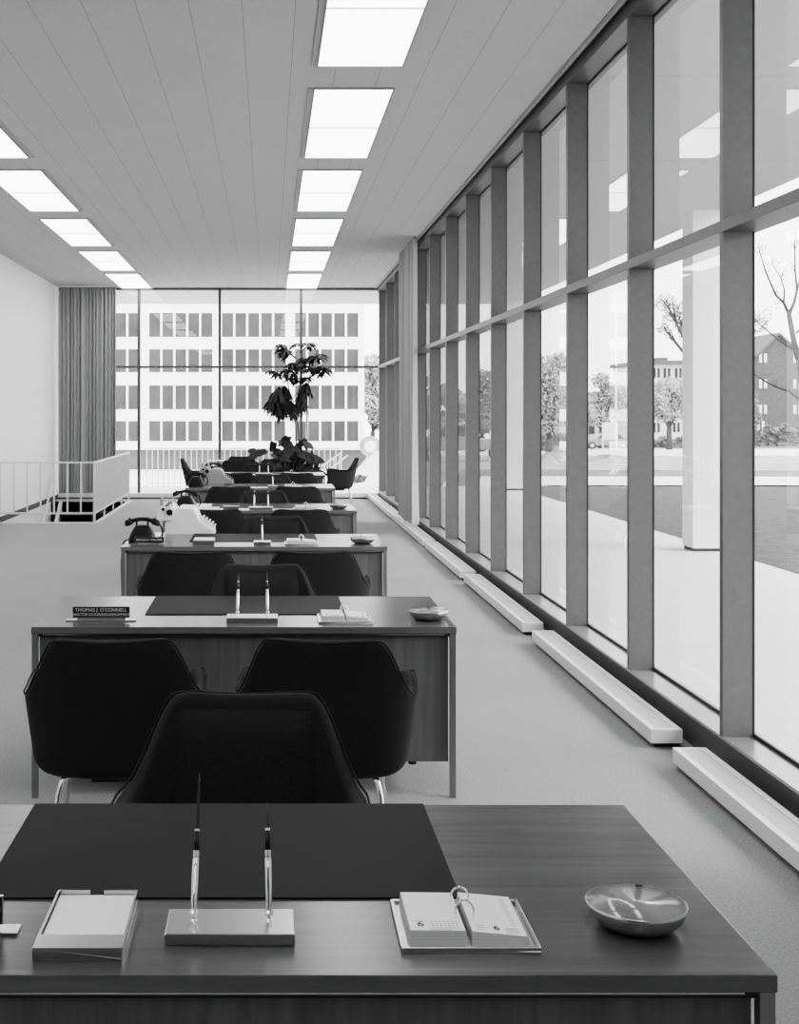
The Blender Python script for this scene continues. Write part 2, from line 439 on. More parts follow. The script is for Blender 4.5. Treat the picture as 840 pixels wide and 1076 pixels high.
# ------------------------------------------------------------------ desks
DESKS = [(-.08, 2.07), (-.107, 5.424), (-.10, 8.66), (-.085, 11.85), (-.105, 15.33), (-.085, 18.5)]
ORD = ['nearest', 'second', 'third', 'fourth', 'fifth', 'sixth']
DLAB = ['long walnut desk with steel legs, nearest of the row, holding a memo tray',
        'long walnut desk with steel legs, second in the row, with a two-line nameplate',
        'long walnut desk with steel legs, third in the row, with the white typewriter',
        'long walnut desk with steel legs, fourth in the row, with a telephone and no typewriter',
        'long walnut desk with steel legs, fifth in the row, with the grey typewriter',
        'long walnut desk with steel legs, sixth and last in the row, before the plants']
TZ = .736
def desk(i, x, y):
    t = thing('office_desk', DLAB[i], 'desk', (x, y, 0), 0, 'walnut desks in a row')
    w = .915
    MB().box(-w, w, 0, .9, TZ - .029, TZ).build('desk_top', [M_['top']], t, bevel=.0015)
    MB().box(-w, w, -.0006, 0, TZ - .027, TZ - .002).build('top_edge', M_['edge'], t)
    MB().box(-w + .03, w - .03, .012, .03, TZ - .043, TZ - .029).box(-w + .012, -w + .03, .03, .87, TZ - .043, TZ - .029).box(w - .03, w - .012, .03, .87, TZ - .043, TZ - .029).box(-w + .03, w - .03, .87, .888, TZ - .043, TZ - .029).build('apron_rail', M_['reveal'], t)
    MB().box(-w + .05, w - .05, .0105, .012, TZ - .0365, TZ - .033).build('reveal_strip', M_['silver'], t)
    for sx in (-1, 1):
        for yy in (.002, .872):
            xx = sx * (w - .015)
            MB().box(xx - .013, xx + .013, yy, yy + .026, 0, TZ - .029).build('leg', M_['steel'], t, bevel=.001)
    MB().box(-w + .032, w - .032, .03, .05, .15, TZ - .048).build('front_panel', M_['panel'], t)
    for sx in (-1, 1):
        x0, x1 = sorted((sx * (w - .035), sx * (w - .43)))
        MB().box(x0, x1, .05, .86, .15, TZ - .048).build('pedestal', M_['panel'], t)
        for (z0, z1) in ((.16, .42), (.43, .55), (.56, .68)):
            d = MB().box(x0 + .005, x1 - .005, .86, .875, z0, z1).build('drawer', M_['panel'], t)
            MB().box((x0+x1)/2 - .06, (x0+x1)/2 + .06, .875, .89, z1 - .03, z1 - .018).build('handle', M_['steel'], d)
        MB().lathe([(.018, .13), (.018, .15)], 10, ((x0+x1)/2 + sx * .05, .07, 0)).build('glide', M_['gasket'], t)
    if i in (2, 4):
        MB().box(-w, -w + .535, .905, 1.62, .655, .68).build('return_top', M_['top'], t, bevel=.001)
        for (xx, yy) in ((-w + .015, 1.60), (-w + .52, 1.60), (-w + .015, .925), (-w + .52, .925)):
            MB().box(xx - .013, xx + .013, yy - .013, yy + .013, 0, .655).build('return_leg', M_['steel'], t)
    return t
for i, (x, y) in enumerate(DESKS): desk(i, x, y)

# desk pads
pad = MB().box(-.457, .457, 0, .575, 0, .004).build('desk_pad', M_['pad'], bevel=.001); tag(pad, 'x', 'desk pad')
for i, (x, y) in enumerate(DESKS):
    place(pad, (-.093 if i == 0 else -.108, y + .322, TZ), 0, 'dark leather desk pad lying on the %s desk of the row' % ORD[i], 'dark desk pads')
ZT = TZ + .0005

# pen stands
def pen_stand(two):
    t = thing('pen_stand', 'x', 'pen stand')
    hw = .1135 if two else .06
    MB().box(-hw, hw, 0, .112, 0, .021).build('base', M_['silver'], t, bevel=.0025)
    for x in ((-.066, .068) if two else (.0,)):
        MB().lathe([(.006, .021), (.004, .025), (.0035, .028), (.0075, .032), (.0085, .036), (.006, .041), (.0045, .0405), (.003, .033)], 16, (x, .058, 0)).build('socket', M_['chrome'], t)
    return t
ps2 = pen_stand(True); ps1 = pen_stand(False)
def pen(length, name):
    t = thing('desk_pen', name, 'pen')
    L = length
    MB().lathe([(.0008, 0), (.0035, .004), (.0058, .02), (.0068, .045), (.0066, .075), (.0058, .092), (.0050, .094)], 14).build('cap', M_['chrome'], t, smooth=True)
    MB().lathe([(.0058, .094), (.0060, .1), (.0058, .106)], 14).build('band', M_['silver'], t)
    MB().lathe([(.0052, .106), (.0048, .125), (.0036, L * .72), (.0018, L * .9), (.0004, L)], 14).build('barrel', M_['pen'], t, smooth=True)
    MB().lathe([(.0045, .140), (.0044, .144)], 14).build('ring', M_['letter'], t)
    return t
pl = pen(.247, 'x'); pr = pen(.190, 'x')
def put_pen(proto, x, y, z, lean, side, label, group):
    o = place(proto, (x, y, z), 0, label, group); o.rotation_euler = (-lean, side, 0); return o
for i, (dx, y) in enumerate(DESKS):
    one = i in (2, 4)
    X = -.0675 if i == 0 else -.073
    if one: X = -.045 if i == 2 else .05
    place(ps1 if one else ps2, (X, y + .112, ZT), 0, ('silver single pen stand on the %s desk of the row' if one else 'silver two-pen stand with chrome sockets on the %s desk of the row') % ORD[i], 'silver pen stands')
    for x, who in (((-.066, 'left'), (.068, 'right')) if not one else ((0, 'only'),)):
        if one: lab = 'black and chrome desk pen standing alone in the stand on the %s desk' % ORD[i]
        elif who == 'left': lab = 'taller black and chrome desk pen, farther from the calendar, on the nearest desk' if i == 0 else 'black and chrome desk pen, in the socket further from the calendar, on the %s desk' % ORD[i]
        else: lab = 'shorter black and chrome desk pen, closer to the calendar, on the nearest desk' if i == 0 else 'black and chrome desk pen, in the socket closer to the calendar, on the %s desk' % ORD[i]
        pp = pl if (i == 0 and who == 'left') else pr
        put_pen(pp, X + x, y + .170, ZT + .034, .50 if pp is pl else .40, .02 if who == 'left' else -.02, lab, 'desk pens')

# calendars
def calendar():
    t = thing('desk_calendar', 'x', 'calendar')
    MB().box(-.119, .119, 0, .215, 0, .004).box(-.119, .119, 0, .006, .004, .010).box(-.119, -.113, .006, .215, .004, .010).box(.113, .119, .006, .215, .004, .010).box(-.113, .113, .209, .215, .004, .010).build('tray', M_['silver'], t, bevel=.0008)
    def block(x0, x1, y0, y1, z0, za, zb, nm):
        b = MB(); sk = .004
        P = [(x0, y0, z0), (x1, y0, z0), (x1, y1, z0), (x0, y1, z0), (x0+sk*.5, y0+sk, za), (x1-sk*.5, y0+sk, zb), (x1-sk*.5, y1-sk, zb), (x0+sk*.5, y1-sk, za)]
        o = len(b.v); b.v += P; b.f += [(0,3,2,1), (0,1,5,4), (1,2,6,5), (2,3,7,6), (3,0,4,7), (4,5,6,7)]
        q = b.build(nm, [M_['pageedge'], M_['paper']], t, fix=False)
        for p in q.data.polygons: p.material_index = 1 if p.index == 5 else 0
        return q
    a = block(-.104, -.005, .018, .198, .005, .031, .030, 'page_block')
    c = block(.003, .102, .018, .203, .005, .029, .020, 'page_block')
    # printing
    text('6', .028, a, (-.082, .047, .0315), (0, 0, 0), M_['ink'], 'date_numeral')
    ln = MB()
    for rr in range(4):
        for k in range(7): ln.box(-.062 + k * .007, -.0585 + k * .007, .031 + rr * .009, .0335 + rr * .009, .0306, .0312)
    ln.box(-.095, -.07, .063, .0645, .0306, .0312); ln.box(-.07, -.03, .024, .0255, .0306, .0312)
    ln.build('date_print', M_['inkpale'], a)
    n6 = text('6', .026, c, (.050, .045, .0256), (0, .09, 0), M_['ink'], 'date_numeral')
    ln = MB()
    for rr in range(14):
        ln.box(.078, .088, .062 + rr * .0095, .0635 + rr * .0095, 0, .0005)
    l2 = MB(); l3 = MB()
    for rr in range(3): l2.box(.066, .088, .030 + rr * .008, .033 + rr * .008, 0, .0005); l3.box(.014, .03, .032 + rr * .009, .034 + rr * .009, 0, .0005)
    for nm_, q_ in (('margin_print', ln), ('date_print', l2), ('note_print', l3)):
        q_.v = [(x, y, .0292 - (x - .003) * .0909 + z) for (x, y, z) in q_.v]
        q_.build(nm_, M_['inkpale'], c)
    for y in (.075, .135):
        pts = [(-.016, y, .026)] + [(-.001 + .0165 * math.cos(PI - w), y, .042 + .021 * math.sin(w)) for w in [k * PI / 8 for k in range(9)]] + [(.015, y, .024)]
        MB().tube(pts, .0019, 8).build('ring', M_['chrome'], t, smooth=True)
    return t
cal = calendar()
CX = [.3465, .337, .23, .356, .30, .34]
for i, (dx, y) in enumerate(DESKS):
    place(cal, (CX[i], y + .082, ZT), 0, 'ring-bound white desk calendar in a silver tray on the %s desk' % ORD[i], 'desk calendars')

# ashtrays
def ashtray():
    t = thing('ashtray', 'x', 'ashtray')
    MB().lathe([(0.0001, 0), (.05, 0), (.068, .006), (.083, .020), (.0885, .034), (.0895, .042), (.0880, .0435), (.0862, .042)], 48).build('bowl', M_['ash'], t, smooth=True)
    MB().lathe([(.0862, .0425), (.083, .034), (.075, .018), (.06, .009), (.0001, .007)], 48).build('glaze', M_['ashin'], t, smooth=True)
    b = MB(); b.box(-.006, .006, .080, .0905, .036, .0445, RZ(-.35)); b.build('rest_notch', M_['gasket'], t)
    return t
ashp = ashtray()
for i, (xa, d) in enumerate([(.661, .20), (.712, .20), (.66, .22), (.67, .22)]):
    place(ashp, (xa, DESKS[i][1] + d, ZT), .2 * i, 'round silver ashtray bowl at the window end of the %s desk' % ORD[i], 'silver ashtrays')

# memo tray and paper
t = thing('memo_tray', 'flat silver memo tray with notched back holding white paper on the nearest desk', 'tray', (-.3225, 2.123, ZT))
MB().box(-.0755, .0755, 0, .258, 0, .003).box(-.0755, .0755, 0, .055, .003, .022).box(-.0755, -.0725, .055, .258, .003, .022).box(.0725, .0755, .055, .258, .003, .022).box(-.0725, -.014, .255, .258, .003, .022).box(.012, .0725, .255, .258, .003, .022).build('tray_body', M_['silver'], t, bevel=.0006)
pp = MB()
for k in range(5): pp.box(-.070, .070, .058, .252, .0035 + k * .0022, .0035 + k * .0022 + .0021)
tag(pp.build('memo_paper', M_['paper']), 'white blank memo paper lying in the silver tray on the nearest desk', 'paper').location = (-.3225, 2.123, ZT)

# nameplates
def nameplate(w, h, bw, loc, lines, label):
    t = thing('nameplate', label, 'nameplate', loc, 0, 'desk nameplates')
    MB().box(-bw/2, bw/2, -.020, .020, 0, .005).build('base', M_['silver'], t, bevel=.001)
    MB().box(-w/2 + .02, w/2 - .02, -.001, .003, .005, .0135).build('support', M_['silver'], t)
    Z0 = .0135
    MB().box(-w/2, w/2, -.004, .004, Z0, Z0 + h).build('frame', M_['silver'], t)
    e = .0018
    MB().box(-w/2 + e, w/2 - e, -.0052, -.0041, Z0 + e, Z0 + h - e).build('plate', M_['plate'], t)
    for (s, size, z, sp) in lines:
        text(s, size, t, (0, -.0056, Z0 + z), (PI / 2, 0, 0), M_['letter'], w=sp)
    return t
nameplate(.253, .050, .31, (-.742, 5.424 + .165, ZT), [("THOMAS J. O'CONNELL", .0215, .034, 1.0), ('DIRECTOR OF BUSINESS DEVELOPMENT', .0150, .0135, .94)], 'black nameplate with two lines of pale lettering on the second desk of the row')
nameplate(.205, .042, .23, (-.832, 8.66 + .12, ZT), [('PHYLLIS K. WALDER', .0200, .021, 1.0)], 'black nameplate with one line of lettering before the telephone on the third desk')
nameplate(.253, .050, .31, (-.599, 2.07 + .175, ZT), [], 'black nameplate cut off by the picture edge beside the memo tray on the nearest desk')

# telephones
def telephone():
    t = thing('telephone', 'x', 'telephone')
    n = 9
    def prof(x):   # body section narrows upward
        return None
    b = MB()
    levels = [(0, .100, .118, 0), (.02, .099, .116, 0), (.05, .088, .10, -.010), (.08, .072, .078, -.022), (.105, .055, .055, -.032), (.118, .048, .04, -.035)]
    N = 28
    for (z, hx, hy, cy) in levels:
        for k in range(N):
            a = 2 * PI * k / N; c, s_ = math.cos(a), math.sin(a)
            p = 2 / 4.5
            b.v.append((hx * math.copysign(abs(c) ** p, c), cy + hy * math.copysign(abs(s_) ** p, s_), z))
    for i in range(len(levels) - 1):
        for k in range(N):
            q = (k + 1) % N; b.f.append((i*N+k, i*N+q, (i+1)*N+q, (i+1)*N+k))
    b.f.append(tuple(reversed(range(N)))); b.f.append(tuple((len(levels)-1)*N + k for k in range(N)))
    b.build('body', M_['black'], t, smooth=True)
    b = MB()
    for sx in (-1, 1):
        for cy in (-.06, -.01): b.box(sx*.04 - .006, sx*.04 + .006, cy - .006, cy + .006, .112, .142)
    b.build('cradle', M_['black'], t, bevel=.003)
    dl = MB().lathe([(.0001, .0), (.05, 0), (.05, .006), (.0001, .009)], 28, (0, .062, .078), RX(-.85)).build('dial', M_['steel'], t)
    MB().lathe([(.0001, .009), (.03, .009), (.03, .012), (.0001, .012)], 20, (0, .062, .078), RX(-.85)).build('dial_centre', M_['paper'], dl)
    h = MB(); pts = []; rr = []
    for k in range(13):
        u = k / 12 * 2 - 1
        pts.append((u * .085, -.035, .160 - .018 * u * u)); rr.append(.0145)
    h.tube(pts, rr, 12)
    for sx in (-1, 1):
        h.lathe([(.018, .03), (.026, .022), (.032, .004), (.031, -.004), (.026, -.012)], 20, (sx * .094, -.035, .128), RY(sx * .35))
        h.tube([(sx * .075, -.035, .147), (sx * .098, -.035, .150)], [.017, .022], 12)
    h.build('handset', M_['black'], t, smooth=True)
    pts = []
    for k in range(120):
        u = k / 119
        bx = .115 + .03 * math.sin(u * PI); bz = .125 * (1 - u) ** 1.3 + .012
        pts.append((bx + .006 * math.cos(k * 1.05), -.035 + .05 * u + .006 * math.sin(k * 1.05), bz))
    MB().tube(pts, .0026, 5).build('handset_cord', M_['black'], t)
    return t
ph = telephone()
PH = [(2, -.905, 8.66 + .38, 'black dial telephone with handset in its cradle, behind the nameplate on the third desk'),
      (3, -.80, 11.85 + .35, 'black dial telephone on the corner of the fourth desk by the stairs side'),
      (4, -.905, 15.33 + .45, 'black dial telephone on the fifth desk, in front of the grey typewriter'),
      (5, -.82, 18.5 + .30, 'black dial telephone on the sixth desk, last of the row')]
for (i, x, y, lab) in PH: place(ph, (x, y, ZT), .06 if i == 2 else -.05, lab, 'black desk telephones')
b = MB().tube([(-.965, 9.02, ZT + .012), (-1.0, 8.95, ZT + .018), (-1.022, 8.90, ZT + .012), (-1.030, 8.86, .70), (-1.034, 8.84, .60), (-1.034, 8.88, .40), (-1.03, 9.0, .15), (-1.03, 9.1, .006)], .005, 8)
b.v = [tuple(RZ(-.06) @ (Vector(p) - Vector((-.905, 9.04, ZT)))) for p in b.v]
b.build('line_cord', M_['black'], ph, smooth=True)

# typewriters
def typewriter(body, keym, name):
    t = thing('typewriter', name, 'typewriter', (0, 0, 0), -PI / 2)
    MB().prism([(-.175, .012), (.195, .012), (.20, .03), (.195, .075), (.085, .150), (.060, .215), (.035, .240), (-.06, .245), (-.085, .235), (-.105, .16), (-.175, .135)], -.20, .20).build('body', body, t, bevel=.008)
    MB().prism([(-.235, .15), (-.11, .15), (-.095, .17), (-.10, .225), (-.125, .258), (-.205, .258), (-.235, .235)], -.235, .235).build('carriage', body, t, bevel=.006)
    p = MB().lathe([(.022, -.225), (.022, .225)], 20, (0, -.165, .245), RY(PI / 2)).build('platen', M_['gasket'], t)
    for sx in (-1, 1):
        MB().lathe([(.008, 0), (.022, .003), (.024, .02), (.020, .024)], 18, (sx * .237, -.135, .215), RY(sx * PI / 2)).build('platen_knob', M_['black'], t)
        MB().lathe([(.012, 0), (.012, .012)], 14, (sx * .237, -.185, .238), RY(sx * PI / 2)).build('carriage_button', M_['black'], t)
    MB().tube([(.22, -.17, .255), (.24, -.19, .30), (.235, -.15, .315), (.235, -.09, .322)], .005, 8).build('return_lever', M_['chrome'], t)
    MB().box(-.15, .15, -.215, -.208, .255, .315).tube([(-.17, -.12, .255), (-.17, -.13, .292), (.17, -.13, .292), (.17, -.12, .255)], .004, 6).build('paper_rest', M_['steel'], t)
    k = MB()
    for rr in range(4):
        for c in range(11):
            y = .100 + rr * .024; z = .142 - rr * .0158
            k.box(-.155 + c * .0275 + rr * .005, -.135 + c * .0275 + rr * .005, y, y + .016, z + .012, z + .022)
    k.box(-.09, .09, .192, .206, .09, .100)
    k.build('keyboard', keym, t, bevel=.002)
    for sx in (-1, 1): MB().lathe([(.012, 0), (.012, .012)], 10, (sx * .17, .15, 0)).lathe([(.012, 0), (.012, .012)], 10, (sx * .17, -.15, 0)).build('foot', M_['gasket'], t)
    return t
tw = typewriter(M_['type'], M_['key'], 'white manual typewriter facing the windows on the side return of the third desk'); tw.location = (-.62, 9.86, .6805); tw['group'] = 'typewriters'
tw2 = typewriter(M_['typeg'], M_['black'], 'grey manual typewriter facing the windows on the side return of the fifth desk'); tw2.location = (-.66, 16.52, .6805); tw2['group'] = 'typewriters'

# papers and small trays
def sheets(loc, w, d, n, label, rz=0, group=None):
    b = MB()
    for k in range(n): b.box(-w/2, w/2, -d/2, d/2, k * .003, k * .003 + .0028, RZ(.02 * ((k * 7) % 3 - 1)))
    o = b.build('paper_stack', M_['paper']); o.location = loc; o.rotation_euler = (0, 0, rz); return tag(o, label, 'paper', group)
def paper_tray(proto, loc, label):
    return place(proto, loc, 0, label, 'low desk trays')
t = thing('paper_tray', 'x', 'tray')
MB().box(-.075, .075, 0, .2, 0, .003).box(-.075, .075, 0, .004, .003, .026).box(-.075, -.071, .004, .2, .003, .026).box(.071, .075, .004, .2, .003, .026).build('tray_body', M_['steel'], t)
paper_tray(t, (-.455, 8.66 + .14, ZT), 'low steel paper tray on the third desk, before the white typewriter')
paper_tray(t, (-.36, 11.85 + .16, ZT), 'low steel paper tray on the fourth desk, between the papers and the pens')
sheets((-.455, 8.66 + .245, ZT + .0035), .138, .185, 9, 'white paper stacked in the steel tray on the third desk')
sheets((-.36, 11.85 + .262, ZT + .0035), .138, .185, 5, 'white paper in the steel tray on the fourth desk')
sheets((-.57, 11.85 + .25, ZT), .19, .26, 2, 'loose white sheets on the fourth desk, between telephone and paper tray', .05)

# ------------------------------------------------------------------ chairs
def shell_fn(u, v):
    # u: -1 (left arm tip) .. 0 (back) .. 1 (right arm tip); v: 0 bottom .. 1 rim
    a = abs(u); sg = 1 if u > 0 else -1
    hw, yb, yf, n = .345, -.295, .235, 3.0
    def sm(x): x = max(0, min(1, x)); return x * x * (3 - 2 * x)
    if a < .62:
        th = PI / 2 * (a / .62)
        X = hw * math.sin(th) ** (2 / n); Y = -.03 + (yb + .03) * max(0, math.cos(th)) ** (2 / n)
        zr = .832 + .008 * sm(X / .18) - .226 * sm((X / hw - .585) / .40)
    else:
        q = (a - .62) / .38; X = hw - .022 * q * q; Y = -.03 + (yf + .03) * q
        zr = .614 + .026 * sm(q / .65) - .014 * sm((q - .7) / .3)
    zb = .292
    z = zb + (zr - zb) * v
    zz = min(1.0, (z - zb) / (.625 - zb))
    k = .865 + .135 * zz ** .9
    e = min(1.0, zz / .24); k *= .76 + .24 * math.sqrt(max(0, 1 - (1 - e) ** 2))
    ky = (.74 + .26 * zz) * (.80 + .20 * math.sqrt(max(0, 1 - (1 - e) ** 2)))
    x = X * k; y = Y * ky if Y < 0 else Y * (.86 + .14 * zz)
    if z > .625 and Y < 0: y -= .05 * (z - .625) / .21
    return (sg * x, y, z)
def make_shell():
    b = MB(); NU, NV = 52, 16
    b.grid(lambda p, q: shell_fn(p * 2 - 1, q), NU, NV)
    # close the bottom pan
    o = len(b.v); b.v.append((0, 0, .285))
    ring = [i * (NV + 1) for i in range(NU + 1)]
    for i in range(NU): b.f.append((ring[i + 1], ring[i], o))
    b.f.append((ring[0], ring[NU], o))
    return b
def make_chair(kind):
    t = thing('office_armchair', 'x', 'chair')
    sh = make_shell().build('shell', M_['fabric'], t, smooth=True, solid=.046, sub=1)
    # welt along the rim
    pts = [Vector(shell_fn(-1 + 2 * k / 80, 1.0)) for k in range(81)]
    MB().tube([p + Vector((0, 0, .000)) for p in pts], .0035, 6).build('piping', M_['seatf'], sh, smooth=True)
    def seat(u, v):
        a = u * 2 * PI; r = v
        p = 2 / 3.6
        x = .238 * math.copysign(abs(math.cos(a)) ** p, math.cos(a)) * r; y = .025 + .205 * math.copysign(abs(math.sin(a)) ** p, math.sin(a)) * r
        return (x, y, .475 - .055 * r ** 7 - .012 * (1 - r) )
    b = MB().grid(seat, 40, 8)
    b.grid(lambda u, v: (lambda s: (s[0], s[1], (.42 - .04 * v)))(seat(u, 1.0)), 40, 2)
    b.build('seat_cushion', M_['seatf'], t, smooth=True)
    def bk(u, v):
        x = (u * 2 - 1) * .20; z = .47 + v * .33
        e = max(abs(u * 2 - 1), abs(v * 2 - 1)) ** 6
        return (x, -.185 - .085 * v - .02 * (1 - (u*2-1)**2) - .035 * 0 + .03 * (1 - e), z)
    MB().grid(bk, 16, 12).build('back_cushion', M_['seatf'], t, smooth=True)
    if kind == 'visitor':
        for sx in (-1, 1):
            for sy in (-1, 1):
                pts = [(sx*.165, sy*.135, .33), (sx*.192, sy*.160, .29), (sx*.205, sy*.176, .24), (sx*.214, sy*.190, .15), (sx*.222, sy*.204, .0)]
                l = MB().tube(pts, .0115, 12).build('leg', M_['chrome'], t, smooth=True)
        MB().box(-.09, .09, -.08, .08, .262, .292).build('seat_plate', M_['dark'], t)
    else:
        MB().lathe([(.03, .10), (.03, .24), (.022, .245), (.022, .285)], 18).build('column', M_['chrome'], t)
        for k in range(4):
            a = PI / 4 + k * PI / 2; c, s_ = math.cos(a), math.sin(a)
            l = MB().tube([(c*.02, s_*.02, .125), (c*.15, s_*.15, .105), (c*.29, s_*.29, .075)], [.02, .017, .013], 10).build('leg', M_['chrome'], t, smooth=True)
            MB().lathe([(.024, -.01), (.026, 0), (.024, .01)], 14, (c*.29, s_*.29, .026), RZ(a) @ RX(PI/2)).tube([(c*.29, s_*.29, .03), (c*.29, s_*.29, .075)], .008, 8).build('caster', M_['black'], l)
        MB().box(-.09, .09, -.08, .08, .262, .292).build('seat_plate', M_['dark'], t)
    return t
cv = make_chair('visitor'); co = make_chair('swivel')
VIS = [(1, -.582, 4.85, .05, .225, 4.85, -.09), (2, -.46, 7.71, .02, .275, 7.71, -.03), (3, -.46, 10.92, .01, .275, 10.92, -.02), (4, -.42, 14.2, .01, .31, 14.2, 0), (5, -.44, 17.3, 0, .38, 17.3, 0)]
for (i, xa, ya, ra, xb, yb, rb) in VIS:
    place(cv, (xa, ya, 0), ra, 'black fabric visitor armchair before the %s desk, nearer the stairs side' % ORD[i], 'visitor armchairs facing the desks')
    place(cv, (xb, yb, 0), rb, 'black fabric visitor armchair before the %s desk, nearer the windows' % ORD[i], 'visitor armchairs facing the desks')
for i, (x, y) in enumerate([(-.075, 3.36), (-.03, 6.46), (.04, 9.62), (-.05, 12.78), (.03, 16.3), (-.15, 19.5)]):
    place(co, (x, y, 0), PI + (.03 if i % 2 else -.02), 'black armchair tucked in behind the %s desk' % ORD[i], 'armchairs tucked behind the desks')
place(cv, (-1.22, 22.25, 0), -PI / 2, 'black armchair seen side-on at the far end, turned toward the windows', 'lounge armchairs by the far glass wall')
place(cv, (1.27, 22.55, 0), PI / 2, 'black armchair seen side-on at the far end, turned toward the plants, by the heaters', 'lounge armchairs by the far glass wall')
place(cv, (-.545, 21.75, 0), 0, 'black armchair with its back to the desks, in front of the far glass wall', 'lounge armchairs by the far glass wall')
place(cv, (-.50, 23.05, 0), PI, 'black armchair farthest from the desks, backed against the end window', 'lounge armchairs by the far glass wall')
t = thing('bright_patch_table', 'added round side table, white top standing for a bright patch, beside the far armchairs', 'table', (-.93, 23.2, 0))  # added table; its white top stands in for a small patch of glare
MB().lathe([(.0001, .755), (.17, .755), (.17, .775), (.0001, .775)], 32).build('table_top', M_['white'], t)
MB().lathe([(.02, .02), (.02, .755)], 14).build('stem', M_['dark'], t)
MB().lathe([(.13, 0), (.13, .02), (.02, .03)], 28).build('base', M_['dark'], t)

# ------------------------------------------------------------------ plants
t = thing('planter_box', 'dark low planter box under the tall plants at the far glass wall', 'planter', (.36, 22.75, 0))
MB().box(-.47, .47, -.25, .25, 0, .40).build('box', M_['planter'], t, bevel=.01)
MB().box(-.45, .45, -.23, .23, .395, .405).build('soil', M_['soil'], t)
def leaf(b, base, d, up, L, W, droop=.3, n=5):
    d = Vector(d).normalized(); side = d.cross(Vector(up))
    if side.length < 1e-4: side = d.orthogonal()
    side.normalize(); o = len(b.v); base = Vector(base)
    for k in range(n + 1):
        u = k / n; w = W * .5 * max(0.0, math.sin(PI * (.04 + .96 * u))) ** .85
        w = max(w, .0008); c = base + d * (L * u) + Vector((0, 0, -droop * L * u * u))
        f = Vector((0, 0, -.12 * w))
        b.v += [tuple(c - side * w + f), tuple(c), tuple(c + side * w + f)]
    for k in range(n):
        for j in (0, 1): a = o + 3*k + j; b.f.append((a, a+1, a+4, a+3))
YP = 22.6
O = Vector((.48, 22.75, .41))
t = thing('umbrella_plant', 'tall dark umbrella plant with thin stems and drooping leaf clusters at the far glass wall', 'plant', O)
rnd = random.Random(11)
stems = [[(312, 500), (311, 450), (309, 432), (303, 405), (300, 380), (297, 368)], [(316, 500), (314, 455), (311, 430), (316, 400), (318, 372), (316, 358)], [(322, 500), (323, 455), (323, 410), (328, 385), (334, 368)]]
for s_ in stems:
    pts = [at(px, py, YP + rnd.uniform(-.05, .05)) - O for (px, py) in s_]; pts[0] = Vector((pts[0].x, 0 + rnd.uniform(-.05, .05), .0))
    MB().tube(pts, [.013, .012, .011, .010, .008, .005][:len(pts)], 8).build('stem', M_['stem'], t, smooth=True)
MB().tube([Vector(((at(323.5, 470, YP) - O).x, -.1, 0)), at(322.5, 404, YP) - O], .014, 8).build('stake', M_['stem'], t)
b = MB()
cl = [(300,368,9),(296,366,8),(303,372,8),(317,361,8),(326,360,8),(318,376,8),(332,374,9),(338,374,8),(328,386,9),(337,384,10),(341,390,8),(310,385,9),(304,388,9),(296,390,9),(320,384,9),(291,392,7),
      (293,407,9),(287,412,9),(299,405,10),(284,420,8),(292,422,9),(300,418,9),(306,398,8),(313,397,9),(319,405,9),(315,414,9),(322,396,7),(311,424,8),(319,424,7),(296,430,7),(303,428,7),(328,374,7)]
cl2 = cl + [(x + rnd.uniform(-6, 6), y + rnd.uniform(-5, 5), r * .9) for (x, y, r) in cl]
for (px, py, r) in cl2:
    c = at(px, py, YP + rnd.uniform(-.28, .28)) - O
    nl = 9; a0 = rnd.uniform(0, 6.28)
    low = py > 400
    for k in range(nl):
        a = a0 + k * 2 * PI / nl + rnd.uniform(-.15, .15); el = rnd.uniform(-.35, .25) if not low else rnd.uniform(-1.1, -.3)
        d = (math.cos(a) * math.cos(el), math.sin(a) * math.cos(el), math.sin(el))
        leaf(b, c, d, (0, 0, 1), r * .0172 * rnd.uniform(1.25, 1.7), .068, .45 if not low else .7)
b.build('leaves', M_['leaf'], t, fix=False)
b = MB()
for (px, py, r) in cl[::2]:
    c = at(px, py, YP) - O; q = at(309 + (px - 309) * .3, py + 10, YP) - O
    b.tube([q, (c + q) / 2 + Vector((0, 0, .03)), c], .004, 5)
b.build('leaf_stalks', M_['stem'], t)
O = Vector((.22, 22.72, .41))
t = thing('rubber_plant', 'low bushy dark plant with broad leaves below the tall umbrella plant', 'plant', O)
b = MB(); sb = MB()
bl = [(299,462,.36,.17,88),(287,468,.30,.16,110),(315,466,.30,.14,70),(272,475,.2,.17,120),(276,474,.2,.16,60),(292,478,.3,.17,150),(305,478,.34,.16,100),(311,474,.34,.17,60),(320,478,.3,.15,30),(328,480,.3,.1,-40),(332,492,.26,.1,-70),(281,486,.3,.17,160),(270,488,.28,.18,170),
      (295,490,.3,.18,120),(308,490,.32,.18,80),(319,490,.3,.17,40),(300,496,.3,.2,140),(286,496,.3,.2,190),(313,498,.3,.2,20),(325,496,.3,.14,-20),(276,498,.3,.2,170),(303,470,.3,.16,75),(310,484,.3,.18,120),(298,484,.3,.18,60),(290,484,.3,.16,100),(316,484,.3,.17,100)]
for (px, py, L, W, ang) in bl:
    c = at(px, py, YP + rnd.uniform(-.2, .2)) - O; a = math.radians(ang)
    for q in range(4):
        d = Vector((math.cos(a + q * .7 - .9), rnd.uniform(-.6, .3), math.sin(a + q * .5 - .5)))
        if q > 1: c = c + Vector((rnd.uniform(-.12, .12), rnd.uniform(-.1, .1), rnd.uniform(-.1, .06)))
        leaf(b, c - d.normalized() * L * .45, d, (0, -1, .5), L, W * .8, .25, 10)
    base = at(300 + (px - 300) * .45, 508, YP) - O; base.z = 0; base.x = max(-.6, min(.6, base.x)); base.y = max(-.18, min(.18, base.y))
    sb.tube([base, (base + c) / 2 + Vector((0, 0, .05)), c], .008, 6)
b.build('leaves', M_['leaf'], t, fix=False); sb.build('stems', M_['stem'], t)

